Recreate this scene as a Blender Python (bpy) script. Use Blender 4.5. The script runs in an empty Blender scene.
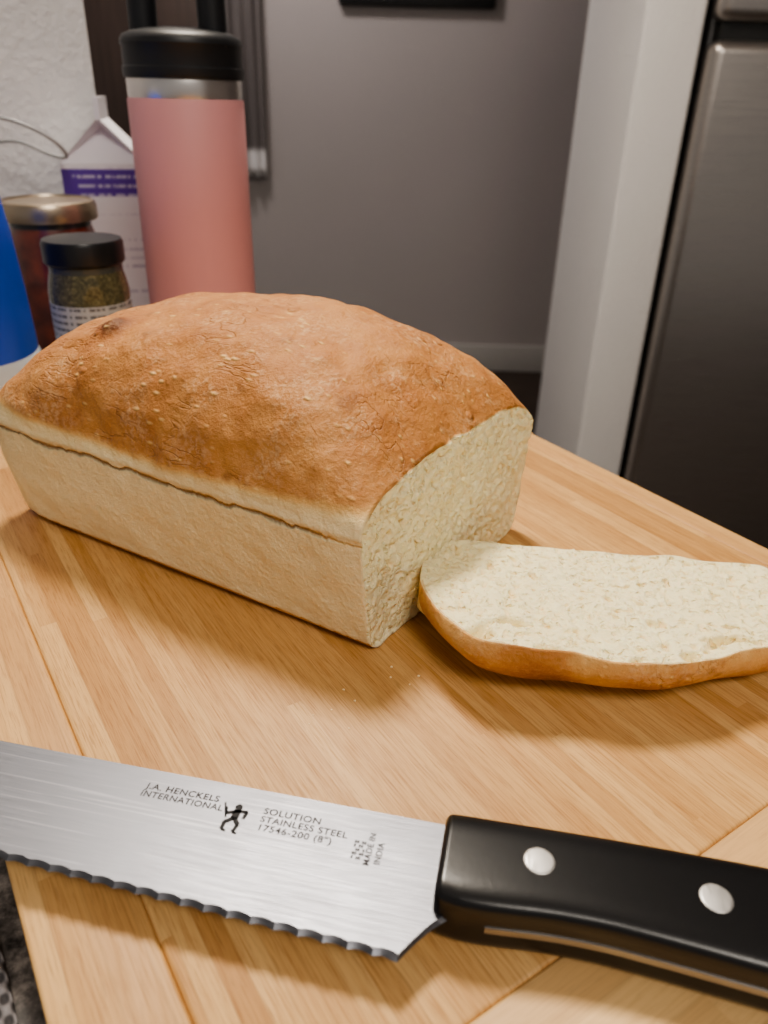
import bpy, bmesh, math, random
from mathutils import Vector, Matrix, noise
random.seed(7)
D=bpy.data; COL=bpy.context.scene.collection

# ---------------------------------------------------------------- helpers
def sm(a,b,x):
    if a==b: return 0.0
    t=max(0.0,min(1.0,(x-a)/(b-a))); return t*t*(3-2*t)
def lerp_tab(tab,x):
    if x<=tab[0][0]: return tab[0][1]
    for (x0,y0),(x1,y1) in zip(tab,tab[1:]):
        if x<=x1: return y0+(y1-y0)*(x-x0)/(x1-x0)
    return tab[-1][1]
def mesh_obj(name,verts,faces,mat=None,smooth=True,parent=None,loc=(0,0,0),rotz=0.0):
    me=D.meshes.new(name); me.from_pydata([tuple(v) for v in verts],[],faces); me.update()
    ob=D.objects.new(name,me); COL.objects.link(ob)
    ob.location=loc; ob.rotation_euler=(0,0,rotz)
    if mat: me.materials.append(mat)
    for p in me.polygons: p.use_smooth=smooth
    if parent: ob.parent=parent
    return ob
def empty(name,loc=(0,0,0),rotz=0.0):
    e=D.objects.new(name,None); COL.objects.link(e); e.empty_display_size=.02
    e.location=loc; e.rotation_euler=(0,0,rotz); return e
def box(name,x0,x1,y0,y1,z0,z1,mat,parent=None,bev=0.0,loc=(0,0,0),rotz=0.0,seg=3):
    v=[(x0,y0,z0),(x1,y0,z0),(x1,y1,z0),(x0,y1,z0),(x0,y0,z1),(x1,y0,z1),(x1,y1,z1),(x0,y1,z1)]
    f=[(3,2,1,0),(4,5,6,7),(0,1,5,4),(1,2,6,5),(2,3,7,6),(3,0,4,7)]
    ob=mesh_obj(name,v,f,mat,False,parent,loc,rotz)
    if bev>0:
        bm=bmesh.new(); bm.from_mesh(ob.data)
        bmesh.ops.bevel(bm,geom=bm.edges[:],offset=bev,segments=seg,affect='EDGES',profile=.5)
        bm.to_mesh(ob.data); bm.free()
        for p in ob.data.polygons: p.use_smooth=True
        try:
            ob.data.set_sharp_from_angle(angle=math.radians(50))
        except Exception: pass
    return ob
def lathe(name,prof,mat,parent=None,seg=72,loc=(0,0,0),smooth=True,sharp=35):
    vs=[];fs=[];n=len(prof)
    for r,z in prof:
        for i in range(seg):
            a=2*math.pi*i/seg; vs.append((r*math.cos(a),r*math.sin(a),z))
    for j in range(n-1):
        for i in range(seg):
            k=(i+1)%seg
            fs.append((j*seg+i,j*seg+k,(j+1)*seg+k,(j+1)*seg+i))
    if prof[0][0]>1e-6: fs.append(tuple(range(seg-1,-1,-1)))
    if prof[-1][0]>1e-6: fs.append(tuple((n-1)*seg+i for i in range(seg)))
    ob=mesh_obj(name,vs,fs,mat,smooth,parent,loc)
    bm=bmesh.new(); bm.from_mesh(ob.data); bmesh.ops.remove_doubles(bm,verts=bm.verts[:],dist=1e-6)
    bmesh.ops.recalc_face_normals(bm,faces=bm.faces[:]); bm.to_mesh(ob.data); bm.free()
    try: ob.data.set_sharp_from_angle(angle=math.radians(sharp))
    except Exception: pass
    return ob
def tube(name,pts,rad,mat,parent=None,loc=(0,0,0),cyc=False):
    cu=D.curves.new(name,'CURVE'); cu.dimensions='3D'; cu.bevel_depth=rad; cu.bevel_resolution=6
    sp=cu.splines.new('NURBS'); sp.points.add(len(pts)-1)
    for p,q in zip(sp.points,pts): p.co=(q[0],q[1],q[2],1)
    sp.order_u=3; sp.use_endpoint_u=True; sp.use_cyclic_u=cyc; sp.resolution_u=12; cu.use_fill_caps=True
    ob=D.objects.new(name,cu); COL.objects.link(ob); cu.materials.append(mat); ob.location=loc
    if parent: ob.parent=parent
    return ob

class M:
    def __init__(s,name,rough=.5,metal=0.0,col=(.5,.5,.5),spec=.5):
        s.m=D.materials.new(name); s.m.use_nodes=True; s.t=s.m.node_tree; s.n=s.t.nodes
        s.b=s.n['Principled BSDF']; s.set('Roughness',rough); s.set('Metallic',metal)
        s.b.inputs['Base Color'].default_value=(*col,1); s.set('Specular IOR Level',spec)
    def set(s,k,v):
        s.link(v,s.b.inputs[k])
    def link(s,v,sock):
        if isinstance(v,bpy.types.NodeSocket): s.t.links.new(v,sock)
        else:
            try: sock.default_value=v
            except Exception:
                sock.default_value=(*v,1)
    def node(s,t,ins={},**kw):
        n=s.n.new(t)
        for k,v in kw.items(): setattr(n,k,v)
        for k,v in ins.items(): s.link(v,n.inputs[k])
        return n
    def obj(s): return s.node('ShaderNodeTexCoord').outputs['Object']
    def mapp(s,vec,scale=(1,1,1),loc=(0,0,0)):
        return s.node('ShaderNodeMapping',{'Vector':vec,'Scale':scale,'Location':loc}).outputs[0]
    def noise(s,vec,scale=5,detail=4,rough=.5,dist=0):
        return s.node('ShaderNodeTexNoise',{'Vector':vec,'Scale':scale,'Detail':detail,'Roughness':rough,'Distortion':dist}).outputs['Fac']
    def vor(s,vec,scale=5,feat='F1',rnd=1.0):
        return s.node('ShaderNodeTexVoronoi',{'Vector':vec,'Scale':scale,'Randomness':rnd},feature=feat).outputs['Distance']
    def math(s,op,a,b=0.0,c=0.0,clamp=False):
        n=s.node('ShaderNodeMath',operation=op,use_clamp=clamp)
        s.link(a,n.inputs[0]); s.link(b,n.inputs[1]); s.link(c,n.inputs[2]); return n.outputs[0]
    def ramp(s,fac,stops,interp='LINEAR'):
        n=s.node('ShaderNodeValToRGB',{'Fac':fac}); r=n.color_ramp; r.interpolation=interp
        while len(r.elements)<len(stops): r.elements.new(.5)
        for e,(p,c) in zip(r.elements,stops):
            e.position=p; e.color=(*c,1) if len(c)==3 else c
        return n.outputs['Color']
    def mix(s,fac,a,b,mode='MIX'):
        n=s.node('ShaderNodeMix',data_type='RGBA',blend_type=mode)
        s.link(fac,n.inputs[0]); s.link(a,n.inputs[6]); s.link(b,n.inputs[7]); return n.outputs[2]
    def maprange(s,v,a,b,c=0.0,d=1.0,smooth=True):
        n=s.node('ShaderNodeMapRange',{0:v,1:a,2:b,3:c,4:d},interpolation_type='SMOOTHSTEP' if smooth else 'LINEAR')
        return n.outputs[0]
    def sep(s,vec):
        n=s.node('ShaderNodeSeparateXYZ',{0:vec}); return n.outputs
    def comb(s,x,y,z):
        return s.node('ShaderNodeCombineXYZ',{0:x,1:y,2:z}).outputs[0]
    def warp(s,vec,scale,amt):
        return s.node('ShaderNodeVectorMath',{0:vec,1:s.node('ShaderNodeVectorMath',{0:s.node('ShaderNodeTexNoise',{'Vector':vec,'Scale':scale}).outputs['Color'],3:amt},operation='SCALE').outputs[0]},operation='ADD').outputs[0]
    def bump(s,h,strength=.3,dist=.001,prev=None):
        ins={'Height':h,'Strength':strength,'Distance':dist}
        if prev is not None: ins['Normal']=prev
        return s.node('ShaderNodeBump',ins).outputs[0]
    def color(s,c): s.set('Base Color',c)
    def normal(s,n): s.set('Normal',n)
def plain(name,col,rough=.5,metal=0.0,spec=.5):
    return M(name,rough,metal,col,spec).m

# ---------------------------------------------------------------- materials
def bamboo(name,swap=False,tone=1.0,light=0.0,sw=.0056,off=0.0):
    m=M(name,.48,spec=.4); o=m.obj(); x,y,z=m.sep(o)
    if swap: x,y=y,x
    xs=m.math('DIVIDE',m.math('ADD',x,off),sw); fi=m.math('FLOOR',xs)
    r1=m.node('ShaderNodeTexWhiteNoise',{'W':fi},noise_dimensions='1D').outputs['Value']
    yo=m.math('FLOOR',m.math('ADD',m.math('DIVIDE',y,.26),m.math('MULTIPLY',r1,7.0)))
    r2=m.node('ShaderNodeTexWhiteNoise',{'Vector':m.comb(fi,yo,3.3)},noise_dimensions='3D').outputs['Value']
    v1=m.comb(m.math('MULTIPLY',x,2300.0),m.math('MULTIPLY',y,75.0),m.math('MULTIPLY',r2,30.0))
    fib=m.noise(v1,1.0,4,.65)
    v2=m.comb(m.math('MULTIPLY',x,700.0),m.math('MULTIPLY',y,24.0),m.math('MULTIPLY',r2,50.0))
    fib2=m.noise(v2,1.0,4,.6,.3)
    v3=m.comb(m.math('MULTIPLY',x,1600.0),m.math('MULTIPLY',y,110.0),m.math('MULTIPLY',r2,90.0))
    dash=m.maprange(m.noise(v3,1.0,2,.5),.62,.72)
    base=m.ramp(r2,[(0,(.465*tone,.245*tone,.086*tone)),(.45,(.555*tone,.318*tone,.124*tone)),(1,(.65*tone,.405*tone,.175*tone))])
    dark=m.ramp(fib,[(.30,(.66,.53,.40)),(.5,(1,1,1)),(.75,(1.1,1.08,1.04))])
    c=m.mix(.85,base,dark,'MULTIPLY')
    d2=m.ramp(fib2,[(.3,(.84,.76,.66)),(.55,(1,1,1)),(.8,(1.06,1.06,1.05))])
    c=m.mix(.7,c,d2,'MULTIPLY')
    c=m.mix(m.math('MULTIPLY',dash,.36),c,(.24,.115,.038))
    fr=m.math('FRACT',xs); ed=m.math('MINIMUM',fr,m.math('SUBTRACT',1.0,fr))
    line=m.maprange(ed,0.0,.07,.32,0.0)
    c=m.mix(line,c,(.30,.15,.052))
    if light>0: c=m.mix(light,c,(.78,.55,.28))
    m.color(c)
    m.set('Roughness',m.maprange(fib,.2,.8,.56,.42))
    m.normal(m.bump(fib,.12,.0004)); return m.m
MB=bamboo('bamboo_center'); MBR=bamboo('bamboo_rail',tone=1.03,light=.10,sw=.0085,off=.4)
MBC=bamboo('bamboo_cap',swap=True,tone=1.08,light=.42,sw=.011,off=.003)

def crust_mat(name,seam=False):
    m=M(name,.65,spec=.32); o=m.obj(); x,y,z=m.sep(o)
    br=m.node('ShaderNodeAttribute',attribute_name='brown').outputs['Fac']
    n1=m.noise(o,24,5,.6); n2=m.noise(o,110,5,.65); n3=m.noise(o,520,4,.65)
    onb=m.maprange(br,.25,.5)
    b=m.math('ADD',br,m.math('MULTIPLY',m.math('SUBTRACT',n1,.5),m.maprange(onb,0.0,1.0,.30,.50)))
    b=m.math('ADD',b,m.math('MULTIPLY',m.math('SUBTRACT',n2,.5),m.maprange(onb,0.0,1.0,.10,.38)),clamp=True)
    col=m.ramp(b,[(0,(.93,.76,.46)),(.20,(.91,.70,.37)),(.36,(.78,.47,.185)),(.52,(.57,.275,.095)),(.70,(.45,.190,.060)),(.86,(.32,.118,.034)),(1,(.17,.055,.015))])
    fl0=m.math('MULTIPLY',m.maprange(m.noise(o,45,5,.7),.44,.66),m.maprange(n3,.42,.62)); fl0=m.math('MULTIPLY',fl0,onb)
    col=m.mix(m.math('MULTIPLY',fl0,.46),col,(.74,.49,.28))
    vn=m.vor(m.mapp(o,(1,.45,1)),260); fl=m.maprange(vn,.0,.28,1.0,0.0)
    fl=m.math('MULTIPLY',fl,m.maprange(m.noise(o,50,3),.44,.56)); fl=m.math('MULTIPLY',fl,onb)
    col=m.mix(m.math('MULTIPLY',fl,.8),col,(.85,.58,.25))
    bl=m.math('MULTIPLY',m.maprange(m.noise(o,80,3,.5),.64,.74),onb)
    col=m.mix(m.math('MULTIPLY',bl,.5),col,(.22,.075,.020))
    bv=m.vor(m.warp(o,90,.004),68); bls=m.math('MULTIPLY',m.maprange(bv,.05,.17,1.0,0.0),m.maprange(m.noise(o,36,2),.50,.58)); bls=m.math('MULTIPLY',bls,onb)
    col=m.mix(m.math('MULTIPLY',bls,.34),col,(.30,.10,.025))
    mot=m.maprange(m.noise(o,75,4,.6),.45,.7,0.0,.22)
    mot=m.math('MULTIPLY',mot,m.math('SUBTRACT',1.0,onb))
    col=m.mix(mot,col,(.82,.53,.23))
    wr=m.noise(m.warp(m.mapp(o,(1,.35,1)),40,.02),150,3,.5)
    wrl=m.math('MULTIPLY',m.maprange(m.math('ABSOLUTE',m.math('SUBTRACT',wr,.5)),.0,.03,1.0,0.0),m.maprange(m.noise(o,30,2),.48,.60))
    wrl=m.math('MULTIPLY',wrl,onb)
    col=m.mix(m.math('MULTIPLY',wrl,.30),col,(.28,.09,.022))
    h=m.math('ADD',m.math('MULTIPLY',n2,1.05),m.math('MULTIPLY',n3,.55))
    h=m.math('ADD',h,m.math('MULTIPLY',fl,.4)); h=m.math('SUBTRACT',h,m.math('MULTIPLY',wrl,.28))
    h=m.math('ADD',h,m.math('MULTIPLY',n1,1.6)); h=m.math('ADD',h,m.math('MULTIPLY',bls,.8))
    if seam:
        tq=m.comb(m.math('MULTIPLY',m.math('SUBTRACT',x,m.math('MULTIPLY',y,.35)),620.0),m.math('MULTIPLY',y,60.0),m.math('MULTIPLY',z,60.0))
        tr=m.maprange(m.noise(tq,1.0,3,.6),.68,.76)
        tr=m.math('MULTIPLY',tr,m.maprange(y,.050,.030)); tr=m.math('MULTIPLY',tr,m.maprange(y,.003,.012)); tr=m.math('MULTIPLY',tr,m.maprange(x,.07,.05)); tr=m.math('MULTIPLY',tr,onb)
        col=m.mix(m.math('MULTIPLY',tr,.45),col,(.24,.07,.018)); h=m.math('SUBTRACT',h,m.math('MULTIPLY',tr,.3))
        zz=m.math('ADD',.0455,m.math('MULTIPLY',m.math('SUBTRACT',m.noise(m.comb(0.0,y,0.0),38,5,.65),.5),.010))
        dz=m.math('SUBTRACT',z,zz); d=m.math('ABSOLUTE',dz)
        wd=m.math('MULTIPLY',m.maprange(m.noise(m.comb(0.0,y,4.0),70,2),.25,.7),.0014)
        ln=m.math('SUBTRACT',1.0,m.maprange(d,0.0,m.math('ADD',wd,.0005)))
        ln=m.math('MULTIPLY',ln,m.maprange(y,.006,.025)); ln=m.math('MULTIPLY',ln,m.maprange(x,.03,.02))
        col=m.mix(m.math('MULTIPLY',ln,.78),col,(.30,.19,.11))
        h=m.math('SUBTRACT',h,m.math('MULTIPLY',ln,2.6))
        lip=m.math('MULTIPLY',m.maprange(dz,.0,.001),m.maprange(dz,.006,.002)); h=m.math('ADD',h,m.math('MULTIPLY',lip,.5))
    m.color(col); m.set('Roughness',m.maprange(m.math('ADD',br,m.math('MULTIPLY',n2,.3)),.3,1.0,.8,.52))
    m.normal(m.bump(h,.8,.0015))
    m.set('Subsurface Weight',.05); m.set('Subsurface Radius',(.004,.002,.001)); m.set('Subsurface Scale',1.0)
    return m.m
def crumb_mat(name):
    m=M(name,.6,spec=.45); o=m.obj()
    br=m.node('ShaderNodeAttribute',attribute_name='brown').outputs['Fac']
    pr=m.node('ShaderNodeAttribute',attribute_name='pore').outputs['Fac']
    w=m.warp(o,160,.010)
    v1=m.vor(w,460); v3=m.vor(w,210)
    p1=m.maprange(v1,.08,.45); p3=m.maprange(v3,.08,.28)
    n=m.noise(o,320,5,.65); big=m.noise(o,60,3,.5)
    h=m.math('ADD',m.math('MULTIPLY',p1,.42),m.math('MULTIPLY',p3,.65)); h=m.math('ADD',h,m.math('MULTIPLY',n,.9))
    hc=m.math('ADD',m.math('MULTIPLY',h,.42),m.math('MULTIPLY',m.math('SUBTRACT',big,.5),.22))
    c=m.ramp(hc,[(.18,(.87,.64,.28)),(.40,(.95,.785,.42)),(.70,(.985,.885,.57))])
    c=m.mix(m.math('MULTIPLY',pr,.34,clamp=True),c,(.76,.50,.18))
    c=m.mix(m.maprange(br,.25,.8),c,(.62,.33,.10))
    m.color(c); m.normal(m.bump(h,.85,.0013))
    m.set('Subsurface Weight',.20); m.set('Subsurface Radius',(.005,.0035,.002)); m.set('Subsurface Scale',1.0)
    return m.m
MCL=crust_mat('loaf_crust',True); MCS=crust_mat('slice_crust'); MCR=crumb_mat('bread_crumb')

def wall_mat(name,col,bs=.35,sc=220):
    m=M(name,.75,col=col,spec=.3); o=m.obj()
    n=m.noise(o,sc,2,.5); m.normal(m.bump(m.maprange(n,.35,.7),bs,.0015))
    c=m.mix(m.noise(o,3,2),tuple(a*.94 for a in col),col); m.color(c); return m.m
MWW=wall_mat('white_textured_wall',(.84,.82,.81),.6,140)
MWG=wall_mat('grey_wall',(.43,.39,.38),.2,90)
MWC=wall_mat('partition_paint',(.84,.81,.79),.45,140)
MCE=wall_mat('ceiling_paint',(.80,.77,.74),.2,100)
MTR=plain('white_trim_paint',(.46,.44,.42),.4)
mf=M('dark_floor',.45); ff=mf.obj(); mf.color(mf.ramp(mf.noise(mf.mapp(ff,(2,14,1)),3,5),[(.3,(.030,.020,.015)),(.7,(.065,.042,.030))])); MFL=mf.m
md=M('dark_wood_door',.45); dd=md.obj(); md.color(md.ramp(md.noise(md.mapp(dd,(30,30,2)),2,5),[(.3,(.055,.036,.029)),(.7,(.085,.056,.045))])); MDR=md.m
ms=M('brushed_stainless_dark',.33,.92,(.42,.38,.355)); so=ms.obj()
sn=ms.noise(ms.mapp(so,(6,6,900)),1,3,.6); ms.color(ms.mix(sn,(.36,.33,.31),(.50,.46,.43))); ms.set('Roughness',ms.maprange(sn,.3,.7,.26,.38)); MSF=ms.m
mg=M('granite_counter',.25); go=mg.obj(); mg.color(mg.ramp(mg.noise(go,160,5,.7),[(.35,(.03,.028,.027)),(.5,(.10,.09,.085)),(.7,(.30,.27,.25))])); MGR=mg.m
mm=M('woven_mat',.85); mo=mm.obj(); mx,my,mz=mm.sep(mo)
wv=mm.math('MULTIPLY',mm.math('SINE',mm.math('MULTIPLY',mx,1500.0)),mm.math('SINE',mm.math('MULTIPLY',my,1100.0)))
mm.color(mm.ramp(mm.maprange(wv,-.5,.5),[(0,(.045,.042,.045)),(1,(.22,.21,.22))])); mm.normal(mm.bump(wv,.8,.001)); MMT=mm.m
mb=M('brushed_blade_steel',.36,1.0,(.62,.62,.64)); bo=mb.obj()
bn=mb.noise(mb.mapp(bo,(60,2600,60)),1,4,.7); bn2=mb.noise(bo,90,3)
scr=mb.maprange(mb.noise(mb.mapp(bo,(25,1300,25)),1,2,.5),.60,.70)
bc=mb.mix(bn,(.135,.14,.158),(.225,.23,.255)); bc=mb.mix(mb.math('MULTIPLY',scr,.35),bc,(.34,.345,.37)); mb.color(bc)
mb.set('Roughness',mb.math('ADD',mb.maprange(bn,.3,.7,.32,.44),mb.math('MULTIPLY',bn2,.08)))
mb.normal(mb.bump(bn,.14,.0002)); MBL=mb.m
MHD=M('black_handle_plastic',.28,0,(.006,.006,.007)); hn=MHD.noise(MHD.obj(),900,3); MHD.normal(MHD.bump(hn,.05,.0003)); MHD=MHD.m
mr=M('rivet_metal',.45,.85,(.52,.51,.50)); rn=mr.noise(mr.mapp(mr.obj(),(500,60,60)),3,3); mr.set('Roughness',mr.maprange(rn,.3,.7,.4,.6)); MRV=mr.m
MINK=plain('etched_ink',(.012,.012,.014),.7)

# ---------------------------------------------------------------- frames
AB=math.radians(34.0)
CT=-.02   # counter top

# room -------------------------------------------------------------------
FZ=-.93
box('floor',-2.6,3.0,-2.0,3.6,FZ-.05,FZ,MFL)
box('ceiling',-2.6,3.0,-2.0,3.6,1.52,1.57,MCE)
box('wall_back',-.64,3.0,3.42,3.52,FZ,1.52,MWG)
box('wall_right',2.9,3.0,-2.0,3.42,FZ,1.52,MWG)
box('baseboard_back',-.64,2.9,3.405,3.42,FZ,FZ+.12,MTR,bev=.003)
dr=empty('door_1',(0,0,0))
box('panel',-1.45,-.64,3.44,3.48,FZ,1.15,MDR,dr,.004)
box('raised_inset',-1.34,-.75,3.43,3.445,-.78,1.0,MDR,dr,.006)
box('wall_back_left',-2.6,-1.45,3.42,3.52,FZ,1.52,MWG)
box('wall_back_header',-1.45,-.64,3.42,3.52,1.15,1.52,MWG)
box('wall_left',-1.6,.205,.765,.865,FZ,1.52,MWW,rotz=AB)
box('wall_partition',.459,.572,1.70,2.22,FZ,1.52,MWC,bev=.008)
# refrigerator
fr=empty('refrigerator',(.582,1.66,0))
box('body',0.01,.74,.06,.66,FZ+.02,.80,plain('fridge_side_grey',(.09,.09,.095),.5),fr,.008)
def fdoor(name,z0,z1):
    box(name,0,.75,0,.06,z0,z1,MSF,fr,.022,seg=6)
fdoor('lower_door',FZ+.10,.275); fdoor('freezer_door',.303,.80)
box('door_gap_gasket',.015,.735,.02,.07,.26,.32,plain('black_gasket',(.01,.01,.01),.6),fr)
box('kick_plate',.02,.73,.03,.07,FZ,FZ+.10,plain('black_plastic_kick',(.02,.02,.02),.5),fr)
# counter
ct=empty('kitchen_counter',(0,0,0),AB)
box('countertop',-.62,.285,-.6,.764,CT-.03,CT,MGR,ct,.004)
box('cabinet',-.60,.26,-.58,.764,FZ,CT-.03,plain('cabinet_paint',(.35,.33,.31),.5),ct)
box('woven_placemat',-.34,-.012,-.12,.22,CT,CT+.003,MMT,bev=.001,rotz=AB)

# cutting board ------------------------------------------------------------
cb=empty('bamboo_cutting_board',(0,0,0),AB)
W0,W1,L0,L1,LB=-.006,.303,-.10,.455,.064
RW=.0255
def part(n,a,b,c,d,m): box(n,a,b,c,d,CT,0,m,cb,.0011,seg=3)
part('center_panel',W0+RW,W1-.013,LB,L1-.03,MB)
part('rail_left',W0,W0+RW,LB,L1-.03,MBR)
part('rail_right',W1-.013,W1,LB,L1-.03,MBR)
part('end_cap_near',W0,W1,L0,LB,MBC); part('end_cap_far',W0,W1,L1-.03,L1,MBC)

# ---------------------------------------------------------------- bread
def section(n,wb,ws,zs,h,pw=.72,rb=.007):
    R=[(0,0)]
    for i in range(9):
        a=-math.pi/2+i/8*math.pi/2; R.append((wb-rb+rb*math.cos(a),rb+rb*math.sin(a)))
    for i in range(1,12):
        t=i/11; R.append((wb+(ws-wb)*(1-(1-t)**1.6),rb+(zs-rb)*t))
    for i in range(1,40):
        a=i/40*math.pi/2
        R.append((ws*math.cos(a)**pw,zs+(h-zs)*math.sin(a)**pw))
    R.append((0,h))
    P=R+[(-x,z) for x,z in reversed(R[1:-1])]+[R[0]]
    Ls=[0]
    for p,q in zip(P,P[1:]): Ls.append(Ls[-1]+math.hypot(q[0]-p[0],q[1]-p[1]))
    out=[];j=0
    for i in range(n):
        s=Ls[-1]*i/n
        while Ls[j+1]<s: j+=1
        t=(s-Ls[j])/max(1e-9,Ls[j+1]-Ls[j]); out.append((P[j][0]+(P[j+1][0]-P[j][0])*t,P[j][1]+(P[j+1][1]-P[j][1])*t))
    return out
def set_attr(ob,vals,name='brown'):
    a=ob.data.attributes.new(name,'FLOAT','POINT')
    for i,v in enumerate(vals): a.data[i].value=v

def loaf():
    n=340; LEN=.187; NS=180
    ht=[(0,.0645),(.006,.072),(.014,.080),(.025,.088),(.04,.0945),(.06,.0978),(.09,.0985),(.115,.097),(.138,.092),(.158,.085),(.175,.075),(.187,.063)]
    V=[];F=[];B=[];PO=[]
    ZS=.047; SH=.077
    for j in range(NS+1):
        L=LEN*j/NS
        h=sum(lerp_tab(ht,L+d) for d in(-.004,-.002,0,.002,.004))/5 if j>3 else lerp_tab(ht,L)
        e=1.0
        if L>.160: e=(1-((L-.160)/.0285)**2.6)**(1/2.6)
        sec=section(n,.0560*(.75+.25*e),.0608*(.7+.3*e),ZS,ZS+(h-ZS)*(.4+.6*e),.78)
        for (x,z) in sec:
            p=Vector((x,L,z))
            dome=sm(.048,.056,z)
            nn=noise.noise(Vector((x,L,z))*30)*.0024+noise.noise(Vector((x,L,z+5))*70)*.0013+noise.noise(Vector((x,L,z+8))*150)*.0007
            d=Vector((x,0,(z-.045))); d=d.normalized() if d.length>0 else Vector((0,0,1))
            amp=.35+.65*dome
            if z<.004: amp=0
            p+=d*nn*amp
            p.x+=math.copysign(.0008*sm(.0462,.048,z)*sm(.064,.052,z),x)
            bp=Vector((-.032,.131,.087)); r=(p-bp).length
            p+=d*.0040*math.exp(-(r/.0055)**2)
            y=p.y+ .0065*sm(.130,.187,L)*sm(.0,.040,z)*(1-.5*sm(.05,.07,z)) - (x+.056)*SH*(1-L/LEN)
            if j==0: y+=noise.noise(Vector((x*150,z*150,1)))*.0008
            V.append((p.x+.056,y,max(0,p.z)))
            zz=p.z+noise.noise(Vector((x*25,L*25,9)))*.003
            b=sm(.0505,.0590,zz)*.55+sm(.060,.090,zz)*.08+.03*sm(.03,.05,zz)
            b+=math.exp(-(r/.0065)**2)*.5
            b+=(.10*sm(.03,.0,L))*sm(.055,.065,zz)
            if z<.004: b=.45
            B.append(b); PO.append(0)
    for j in range(NS):
        for i in range(n):
            k=(i+1)%n
            F.append((j*n+i,(j+1)*n+i,(j+1)*n+k,j*n+k))
    F.append(tuple(NS*n+i for i in range(n)))
    nf=len(F)
    NR=90; c0=(.056,.032)
    sec0=[V[i] for i in range(n)]
    ring=[list(range(n))]
    for k in range(1,NR):
        s=1-k/NR; r=[]
        for i in range(n):
            x=c0[0]+(sec0[i][0]-c0[0])*s; z=c0[1]+(sec0[i][2]-c0[1])*s
            a=noise.fractal(Vector((x*260,z*260,0)),1.0,2.0,4)
            pore=max(0,noise.noise(Vector((x*360,z*360,3)))-.20)
            y=-a*.0008+pore*.0046+.0024*noise.noise(Vector((x*45,z*30,0)))
            y=y*min(1,k/2)-x*SH
            V.append((x,y,z)); r.append(len(V)-1)
            B.append(.8*sm(2.2,0.2,k) if z>.050 else .35*sm(2,0,k)); PO.append(min(1,pore*2.8))
        ring.append(r)
    V.append((c0[0],-c0[0]*SH,c0[1])); B.append(0); PO.append(0); cc=len(V)-1
    for k in range(NR-1):
        for i in range(n):
            l=(i+1)%n; F.append((ring[k][i],ring[k][l],ring[k+1][l],ring[k+1][i]))
    for i in range(n): F.append((ring[-1][i],ring[-1][(i+1)%n],cc))
    ob=mesh_obj('bread_loaf',V,F,MCL,True,None,(-.0038,.2104,0.0003),math.radians(60.4))
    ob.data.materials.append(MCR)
    for i,p in enumerate(ob.data.polygons):
        if i>=nf: p.material_index=1
    set_attr(ob,B); set_attr(ob,PO,'pore')
    bm=bmesh.new(); bm.from_mesh(ob.data); bmesh.ops.recalc_face_normals(bm,faces=bm.faces[:]); bm.to_mesh(ob.data); bm.free()
    return ob
loaf()

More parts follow.
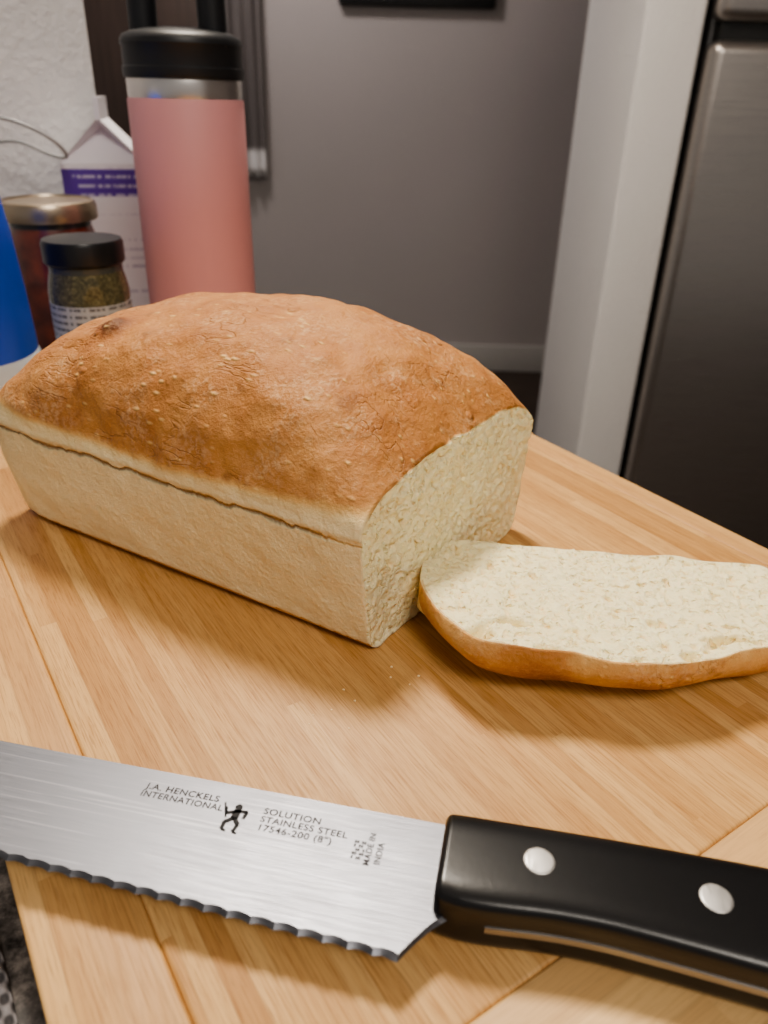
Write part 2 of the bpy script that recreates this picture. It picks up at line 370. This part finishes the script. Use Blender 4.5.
def bread_slice():
    n=400; T=.0145
    sec=section(n,.0640,.0690,.030,.0715,.95,.0030)
    S=[]
    for x,z in sec:
        z2=z+(noise.noise(Vector((x*60,z*60,2)))*.0013 if z>.004 else noise.noise(Vector((x*40,0,2)))*.0010)
        if z>.030: z2+=.0014*math.sin(x*110+1)
        z2*=1-1.9*x*sm(.0,.06,z)
        S.append((x+noise.noise(Vector((x*50,z*70,6)))*.0012,z2))
    V=[];F=[];B=[];PO=[]
    NT=16
    for j in range(NT+1):
        t=j/NT; zz=T*t
        for i,(x,z) in enumerate(S):
            dome=sm(.026,.040,z)
            off=-(.0064*(1-t)**2)*dome + .0014*math.sin(t*math.pi)*dome
            d=Vector((x,z-.03)); d.normalize()
            o2=noise.noise(Vector((x*70,z*70,zz*70)))*.0010
            wav=.0014*noise.noise(Vector((x*55,z*25,4)))*t
            V.append((x+d.x*(off+o2),-(z+d.y*(off+o2)),zz+wav))
            b=dome*(.42+.15*noise.noise(Vector((x*45,3,1)))+.12*(1-t))
            q=max(0,noise.noise(Vector((x*38,z*20,7.7)))-.25)*1.2*dome*(1-t*.5); b+=q
            if z<.042: b=max(b,.20*sm(.02,.036,z)+.03)
            B.append(b); PO.append(0)
    for j in range(NT):
        for i in range(n):
            k=(i+1)%n; F.append((j*n+i,j*n+k,(j+1)*n+k,(j+1)*n+i))
    nf=len(F)
    NR=100; cx,cy=0,-.030
    for side,j0 in((1,NT),(0,0)):
        ring=[[j0*n+i for i in range(n)]]
        for k in range(1,NR):
            s=1-k/NR; r=[]
            for i in range(n):
                bx,by,bz=V[j0*n+i]
                x=cx+(bx-cx)*s; y=cy+(by-cy)*s
                a=noise.fractal(Vector((x*240,y*240,side*5)),1.0,2.0,4); pore=max(0,noise.noise(Vector((x*330,y*360,3+side)))-.20)
                big=max(0,noise.noise(Vector((x*110,y*150,8)))-.26)*.017*sm(.042,.054,-y)
                dz=a*.0008-pore*.0046-big+noise.noise(Vector((x*35,y*35,1)))*.0020
                dz=dz*min(1,k/3)+(bz-T)*s**6*(1 if side else 0)
                V.append((x,y,(T+dz) if side else .0+abs(dz)*.3)); r.append(len(V)-1)
                ed=-by>.034
                B.append((.75 if ed else .3)*sm(2.6 if ed else 1.6,0.2,k)); PO.append(min(1,pore*2.4+big*80))
            ring.append(r)
        V.append((cx,cy,T if side else 0)); B.append(0); PO.append(0); cc=len(V)-1
        for k in range(NR-1):
            for i in range(n):
                l=(i+1)%n; F.append((ring[k][i],ring[k][l],ring[k+1][l],ring[k+1][i]))
        for i in range(n): F.append((ring[-1][i],ring[-1][(i+1)%n],cc))
    ob=mesh_obj('bread_slice',V,F,MCS,True,None,(.0830,.2535,.0036))
    ob.rotation_euler=(math.radians(-4.0),math.radians(2.4),math.radians(-2.0))
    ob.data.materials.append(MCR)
    for i,p in enumerate(ob.data.polygons):
        if i>=nf: p.material_index=1
    set_attr(ob,B); set_attr(ob,PO,'pore')
    bm=bmesh.new(); bm.from_mesh(ob.data); bmesh.ops.recalc_face_normals(bm,faces=bm.faces[:]); bm.to_mesh(ob.data); bm.free()
bread_slice()

# a few tiny crumbs
bm=bmesh.new()
for i in range(20):
    cx,cy=random.choice([(-.012,.200),(-.018,.182),(.002,.203)])
    x=cx+random.gauss(0,.008); y=cy+random.gauss(0,.006)
    if y>.206+ (x+.0036)*1.5 : continue
    s=random.uniform(.0002,.0006)
    r=bmesh.ops.create_icosphere(bm,subdivisions=1,radius=s)
    for v in r['verts']:
        v.co*=random.uniform(.7,1.2); v.co.z*=.7; v.co+=Vector((x,y,s*.5))
me=D.meshes.new('bread_crumbs'); bm.to_mesh(me); bm.free(); me.materials.append(plain('loose_crumb',(.90,.72,.42),.7))
COL.objects.link(D.objects.new('bread_crumbs',me))

# ---------------------------------------------------------------- knife
KA=math.radians(-11.1)
kn=empty('bread_knife',(0,0,0),KA)
def knife():
    YS=.1336; ZB=.0090; TH=.0009
    XH=-.0135; XT=-.209
    NX=900
    outer=[];inner=[]
    for i in range(NX+1):
        x=XH+(XT-XH)*i/NX; u=i/NX
        base=.0972+(.1013-.0972)*min(1,(XH-x)/.115)
        base+= .0235*sm(.80,1.0,u)**1.6
        per=.0056; ph=((XH-x)/per)%1.0
        sc=.0006*(abs(math.sin(math.pi*ph)))
        spine=YS-.0075*sm(.86,1.0,u)**2
        fade=sm(0,.02,u)
        y=min(base+sc*fade,spine-.0004)
        outer.append((x,y)); inner.append((x,min(base+.0013+sc*.8,spine-.0003),spine))
    vs=[];fs=[]
    def add(x,y,z): vs.append((x,y,z)); return len(vs)-1
    e=[add(x,y,ZB) for x,y in outer]
    it=[add(x,y,ZB+TH) for x,y,s in inner]; ib=[add(x,y,ZB-TH) for x,y,s in inner]
    st=[add(x,s,ZB+TH) for x,y,s in inner]; sb=[add(x,s,ZB-TH) for x,y,s in inner]
    for i in range(NX):
        fs+= [(e[i],e[i+1],it[i+1],it[i]),(it[i],it[i+1],st[i+1],st[i]),(st[i],st[i+1],sb[i+1],sb[i]),(sb[i],sb[i+1],ib[i+1],ib[i]),(ib[i],ib[i+1],e[i+1],e[i])]
    fs.append((e[NX],it[NX],st[NX],sb[NX],ib[NX])[::-1])
    K=24
    pe,pt,ps,psb,pib=e[0],it[0],st[0],sb[0],ib[0]
    for k in range(1,K+1):
        t=k/K; x=XH+(.004-XH)*t
        q=min(1,t*1.55)
        y=.0972+(.1105-.0972)*(q**1.15*.45+.55*(1-(1-q)**2))
        yi=y+.0013
        a=[add(x,y,ZB),add(x,yi,ZB+TH),add(x,YS,ZB+TH),add(x,YS,ZB-TH),add(x,yi,ZB-TH)]
        fs+=[(a[0],pe,pt,a[1]),(a[1],pt,ps,a[2]),(a[2],ps,psb,a[3]),(a[3],psb,pib,a[4]),(a[4],pib,pe,a[0])]
        pe,pt,ps,psb,pib=a
    b=mesh_obj('blade',vs,fs,MBL,False,kn)
    bm=bmesh.new(); bm.from_mesh(b.data); bmesh.ops.recalc_face_normals(bm,faces=bm.faces[:]); bm.to_mesh(b.data); bm.free()
    hx=[(-.0080,.1098,.1332),(-.006,.1088,.1336),(0,.1084,.1338),(.008,.1090,.1340),(.018,.1100,.1343),(.030,.1102,.1346),(.045,.1092,.1348),(.062,.1078,.1349),(.08,.1062,.1348),(.095,.1045,.1343),(.108,.1015,.1330),(.116,.1030,.1300),(.120,.1080,.1260)]
    lo=[(a,b_) for a,b_,c in hx]; hi=[(a,c) for a,b_,c in hx]
    def smo(tab,x):
        return sum(lerp_tab(tab,x+d) for d in(-.004,-.002,0,.002,.004))/5
    def slab(name,z0,z1,mat,x0=-.0080,x1=.120):
        V=[];F=[];NXs=120;m=64
        for j in range(NXs+1):
            u=(j/NXs)**1.6
            x=x0+(x1-x0)*u
            a=smo(lo,x); c=smo(hi,x)
            d0=x-x0; d1=x1-x
            q0=math.sqrt(max(0,1-(1-min(1,d0/.0018))**2)); q1=math.sqrt(max(0,1-(1-min(1,d1/.006))**2))
            ins=.0018*(1-q0)+.006*(1-q1)
            mid=(a+c)/2; hw=(c-a)/2-ins*.8
            hz=(z1-z0)/2-min(.006,ins); zc=(z0+z1)/2
            for i in range(m):
                an=2*math.pi*i/m; cs,sn_=math.cos(an),math.sin(an)
                yy=mid+hw*math.copysign(abs(cs)**.40,cs)
                z=zc+hz*math.copysign(abs(sn_)**.34,sn_)
                V.append((x,yy,z))
        for j in range(NXs):
            for i in range(m):
                k=(i+1)%m; F.append((j*m+i,(j+1)*m+i,(j+1)*m+k,j*m+k))
        F.append(tuple(range(m))); F.append(tuple(NXs*m+i for i in range(m-1,-1,-1)))
        o=mesh_obj(name,V,F,mat,True,kn)
        bm=bmesh.new(); bm.from_mesh(o.data); bmesh.ops.recalc_face_normals(bm,faces=bm.faces[:]); bm.to_mesh(o.data); bm.free()
        return o
    slab('handle_scale',.0005,.0170,MHD)
    V=[];F=[];NXs=60
    for j in range(NXs+1):
        x=.004+(.1165-.004)*j/NXs
        a=smo(lo,x)-.0003; c=smo(hi,x)+.0003
        V+=[(x,a,ZB-TH),(x,a,ZB+TH),(x,c,ZB+TH),(x,c,ZB-TH)]
    for j in range(NXs):
        for i in range(4):
            k=(i+1)%4; F.append((j*4+i,(j+1)*4+i,(j+1)*4+k,j*4+k))
    F+=[(0,1,2,3),(NXs*4+3,NXs*4+2,NXs*4+1,NXs*4)]
    mesh_obj('tang',V,F,plain('tang_steel',(.42,.41,.40),.3,1.0),False,kn)
    for i,(x,y) in enumerate(((.0146,.1228),(.0532,.1220),(.090,.1207))):
        o=lathe('rivet_%d'%(i+1),[(0,.0172),(.0030,.0172),(.0035,.0171),(.0038,.0168),(.0038,.012)][::-1],MRV,kn,40)
        o.location=(x,y,0)
knife()
def text(name,s,x,y,size,rot=0,z=.00992,sx=1.0):
    cu=D.curves.new(name,'FONT'); cu.body=s; cu.size=size; cu.extrude=.00002; cu.space_character=1.08; cu.offset=.00004
    o=D.objects.new(name,cu); COL.objects.link(o); cu.materials.append(MINK); o.parent=kn
    o.location=(x,y,z); o.rotation_euler=(0,0,rot); o.scale=(sx,1,1); return o
text('blade_text_1','J.A. HENCKELS',-.0865,.1274,.0026,sx=1.12)
text('blade_text_2','INTERNATIONAL',-.0870,.1249,.0026,sx=1.05)
text('blade_text_3','SOLUTION',-.0540,.1266,.0026,sx=1.12)
text('blade_text_4','STAINLESS STEEL',-.0540,.1241,.0026,sx=1.08)
text('blade_text_5','17546-200 (8")',-.0540,.1216,.0026,sx=1.12)
text('blade_text_6','MADE IN',-.0245,.1178,.0022,rot=math.pi/2)
text('blade_text_7','INDIA',-.0220,.1185,.0022,rot=math.pi/2)
def logo():
    x0,y0=-.0605,.1240; z=.00993
    bm=bmesh.new()
    def st(a,b,w=.0007):
        a=Vector((*a,0));b=Vector((*b,0)); d=(b-a).normalized(); n_=Vector((-d.y,d.x,0))*w/2
        vs=[bm.verts.new((x0+p.x,y0+p.y,z)) for p in (a-n_,b-n_,b+n_,a+n_)]; bm.faces.new(vs)
    c=bmesh.ops.create_circle(bm,cap_ends=True,segments=16,radius=.0010)
    for v in c['verts']: v.co+=Vector((x0,y0+.0030,z))
    st((0,.0022),(0,-.0005),.0020); st((0,-.0003),(-.0020,-.0020),.0012); st((-.0020,-.0018),(-.0020,-.0042),.0010); st((0,-.0003),(.0016,-.0022),.0012); st((.0016,-.0020),(.0010,-.0044),.0010)
    st((0,.0018),(-.0026,.0006),.0010); st((-.0026,.0006),(-.0032,.0026),.0008); st((0,.0018),(.0026,.0020),.0010); st((.0026,.0022),(.0022,-.0002),.0009); st((-.0040,.0038),(-.0022,-.0006),.0005); st((.0010,-.0044),(.0022,-.0046)); st((-.0020,-.0042),(-.0008,-.0044))
    for i in range(5):
        for j in range(5):
            if (i*7+j*5)%3!=1:
                xx=.0315+i*.0006; yy=-.0050+j*.0011
                st((xx,yy),(xx,yy+.0008),.0005)
    me=D.meshes.new('blade_logo'); bm.to_mesh(me); bm.free(); me.materials.append(MINK)
    o=D.objects.new('blade_logo',me); COL.objects.link(o); o.parent=kn
logo()

# ---------------------------------------------------------------- background objects
BX,BY=-.1335,.555
bt=empty('insulated_water_bottle',(BX,BY,CT))
mp=M('pink_powder_coat',.55,0,(.68,.325,.335)); mp.normal(mp.bump(mp.noise(mp.obj(),1800,2),.15,.0003))
lathe('body',[(0,0),(.033,0),(.0360,.002),(.0372,.006),(.0372,.05),(.0367,.12),(.0363,.1845),(.0356,.1855),(.03,.1855)],mp.m,bt,96)
lathe('steel_neck_band',[(.0345,.1845),(.0352,.1850),(.0356,.187),(.0356,.1955),(.0350,.197),(.03,.197)],plain('bottle_steel',(.75,.72,.70),.28,1.0),bt,96)
MCP=plain('bottle_cap_black',(.014,.015,.018),.45)
lathe('cap',[(.034,.196),(.0366,.1965),(.0372,.198),(.0372,.2020),(.0364,.2030),(.0364,.2135),(.0370,.2145),(.0368,.2170),(.0350,.2195),(.030,.2215),(.018,.2235),(0,.2235)],MCP,bt,96)
tube('cap_handle',[(-.0225,0,.213),(-.0225,0,.232),(-.0215,0,.252),(-.014,0,.262),(0,0,.264),(.014,0,.262),(.0195,0,.252),(.0200,0,.232),(.0200,0,.213)],.0088,MCP,bt)

sx,sy=-.1875,.485
sj=empty('spice_jar',(sx,sy,CT))
def coat(m,w=1.0):
    m.set('Coat Weight',w); m.set('Coat Roughness',.04); return m.m
mh=M('dried_herbs',.9); mh.color(mh.ramp(mh.noise(mh.obj(),500,4,.7),[(.35,(.035,.035,.018)),(.55,(.11,.10,.045)),(.7,(.22,.20,.10))]))
mgn=plain('jar_neck_glass',(.07,.075,.07),.12)
lathe('glass_body',[(0,0),(.0215,0),(.0235,.002),(.0240,.006),(.0240,.080),(.0228,.087),(.0215,.092)],coat(mh),sj,64)
lathe('glass_neck',[(.0215,.091),(.0215,.099)],mgn,sj,64)
ml=M('spice_label',.5); lo_=ml.obj(); lx,ly,lz=ml.sep(lo_)
tl=ml.math('MULTIPLY',ml.maprange(ml.math('SINE',ml.math('MULTIPLY',lz,1500.0)),.0,.5),ml.maprange(ml.noise(ml.mapp(lo_,(500,500,50)),1,2),.42,.52))
ml.color(ml.mix(ml.math('MULTIPLY',tl,.8),(.42,.44,.47),(.04,.045,.06)))
lathe('label',[(.0240,.014),(.0243,.014),(.0243,.074),(.0240,.074)],ml.m,sj,64)
lathe('lid',[(0,.096),(.0225,.096),(.0238,.0975),(.0238,.108),(.0228,.1102),(.0150,.1108),(0,.1108)],plain('black_lid',(.012,.012,.014),.35),sj,64)

jx,jy=-.2530,.60
jj=empty('sauce_jar',(jx,jy,CT))
mj=M('red_sauce',.35); mj.color(mj.ramp(mj.noise(mj.obj(),60,4),[(.35,(.075,.010,.006)),(.65,(.20,.032,.012))]))
lathe('glass_body',[(0,0),(.029,0),(.0318,.003),(.032,.008),(.032,.086),(.0300,.095),(.0285,.100)],coat(mj),jj,64)
lathe('glass_neck',[(.0285,.099),(.0285,.108)],mgn,jj,64)
mgld=M('gold_lid',.35,.9,(.45,.37,.28))
lathe('lid',[(.032,.1045),(.0335,.1045),(.0340,.106),(.0338,.1145),(.0325,.1170),(.0305,.1178),(.0300,.1165),(.02,.1165),(0,.1165)],mgld.m,jj,72)

ca=empty('milk_carton',(-.2385,.70,CT),math.radians(103))
mc=M('carton_print',.45); co=mc.obj(); ax,ay,az=mc.sep(co)
purple=mc.math('MULTIPLY',mc.maprange(az,.1125,.1128),mc.maprange(az,.1330,.1327))
c=mc.mix(purple,(.82,.80,.85),(.12,.05,.36))
tx=mc.math('MULTIPLY',mc.maprange(mc.math('SINE',mc.math('MULTIPLY',az,900.0)),.35,.6),mc.maprange(mc.noise(mc.mapp(co,(330,330,40)),1,2),.44,.5))
tx=mc.math('MULTIPLY',tx,mc.maprange(mc.math('ABSOLUTE',ay),.026,.024))
tx=mc.math('MULTIPLY',tx,mc.maprange(az,.1345,.134))
c=mc.mix(mc.math('MULTIPLY',mc.math('MULTIPLY',tx,purple),.55),c,(.8,.8,.85))
tx2=mc.math('MULTIPLY',tx,mc.math('SUBTRACT',1.0,purple)); tx2=mc.math('MULTIPLY',tx2,mc.maprange(mc.noise(mc.mapp(co,(1,1,60)),1,1),.5,.55)); c=mc.mix(mc.math('MULTIPLY',tx2,.5),c,(.22,.18,.35))
mc.color(c)
h=.033; zt=.137; zr=.168
V=[(-h,-h,0),(h,-h,0),(h,h,0),(-h,h,0),(-h,-h,zt),(h,-h,zt),(h,h,zt),(-h,h,zt),(-h,-.002,zr),(h,-.002,zr),(h,.002,zr),(-h,.002,zr),
   (-h,-.002,zr+.016),(h,-.002,zr+.016),(h,.002,zr+.016),(-h,.002,zr+.016),(-h+.018,0,zr-.006),(h-.018,0,zr-.006)]
Fq=[(3,2,1,0),(0,1,5,4),(1,2,6,5),(2,3,7,6),(3,0,4,7),(4,5,9,8),(6,7,11,10),(8,9,13,12),(10,11,15,14),(12,13,14,15),(9,10,14,13),(11,8,12,15),
    (4,8,16),(16,8,11),(16,11,7),(4,16,7),(5,17,9),(17,10,9),(17,6,10),(5,6,17)]
mesh_obj('body',V,Fq,mc.m,False,ca)

bb=empty('blue_soap_bottle',(-.2480,.435,CT))
lathe('base',[(0,0),(.040,0),(.042,.002),(.0425,.006),(.0422,.050),(.0405,.054),(0,.054)],plain('frosted_base',(.55,.62,.70),.35),bb,64)
lathe('body',[(.0408,.053),(.0410,.056),(.0400,.085),(.038,.118),(.035,.145),(.029,.159),(.018,.169),(.012,.173),(.012,.180),(0,.180)],plain('blue_plastic',(.010,.085,.62),.35),bb,64)
lathe('cap',[(.012,.176),(.014,.176),(.014,.195),(.012,.197),(0,.197)],plain('white_cap',(.7,.7,.7),.4),bb,48)

tube('charging_cable',[(-.36,.64,.158),(-.33,.62,.156),(-.295,.61,.152),(-.268,.61,.148),(-.248,.62,.136),(-.246,.64,.122),(-.268,.66,.122),(-.30,.67,.134),(-.335,.67,.125),(-.345,.67,.06),(-.345,.67,CT+.0025)],.0014,plain('cable_white',(.36,.36,.37),.4))

def towel():
    V=[];F=[];nx=24;nz=30
    for j in range(nz+1):
        z=-.135+1.1*j/nz
        for i in range(nx+1):
            x=-.66+.145*i/nx
            V.append((x,3.36+.018*math.sin(i*.9)+.006*math.sin(i*.4+j*.2),z))
    for j in range(nz):
        for i in range(nx):
            a=j*(nx+1)+i; F.append((a,a+1,a+nx+2,a+nx+1))
    m=M('towel_cloth',.9); o=m.obj(); x,y,z=m.sep(o)
    m.color(m.mix(m.maprange(z,-.02,-.05),(.17,.15,.145),(.72,.70,.70)))
    ob=mesh_obj('hanging_towel',V,F,m.m,True); md_=ob.modifiers.new('s','SOLIDIFY'); md_.thickness=.006
towel()

pf=empty('wall_picture',(0,0,0))
box('frame',-.22,.36,3.385,3.418,.460,.95,plain('black_frame',(.01,.01,.01),.4),pf,.004)
box('print',-.19,.33,3.380,3.386,.490,.92,plain('dark_print',(.05,.05,.055),.5),pf)

# ---------------------------------------------------------------- lights
def area(name,loc,target,size,power,col,size_y=None):
    l=D.lights.new(name,'AREA'); l.energy=power; l.color=col; l.shape='DISK' if size_y is None else 'RECTANGLE'; l.size=size
    if size_y: l.size_y=size_y
    o=D.objects.new(name,l); COL.objects.link(o); o.location=loc
    o.rotation_euler=(Vector(target)-Vector(loc)).to_track_quat('-Z','Y').to_euler(); return o
area('ceiling_lamp_key',(-.16,.88,1.32),(0,.25,0),.32,27,(1.0,.89,.75))
area('kitchen_fill_light',(.42,-.75,1.45),(.05,.6,-.1),.7,21,(1.0,.92,.82))  # added fill light above and behind the camera, brightens the near sides
area('ceiling_lamp_hall',(-.70,2.55,1.45),(-.30,3.4,0.5),.3,15,(1.0,.93,.90))
w=D.worlds.new('world'); bpy.context.scene.world=w; w.use_nodes=True
w.node_tree.nodes['Background'].inputs[0].default_value=(1.0,.95,.90,1); w.node_tree.nodes['Background'].inputs[1].default_value=.28
try: bpy.context.scene.view_settings.look='AgX - Medium High Contrast'
except Exception: pass

# ---------------------------------------------------------------- camera
p=math.radians(28.5); r=math.radians(1.6)
Fv=Vector((0,math.cos(p),-math.sin(p))); R0=Vector((1,0,0)); U0=Vector((0,math.sin(p),math.cos(p)))
R=math.cos(r)*R0+math.sin(r)*U0; U=math.cos(r)*U0-math.sin(r)*R0
mat=Matrix((R,U,-Fv)).transposed().to_4x4(); mat.translation=Vector((0,0,.171))
cam=D.cameras.new('camera'); cam.sensor_fit='AUTO'; cam.sensor_width=36; cam.lens=769/1024*36; cam.clip_start=.01
cam.dof.use_dof=True; cam.dof.focus_distance=.25; cam.dof.aperture_fstop=13
co_=D.objects.new('camera',cam); COL.objects.link(co_); co_.matrix_world=mat
bpy.context.scene.camera=co_
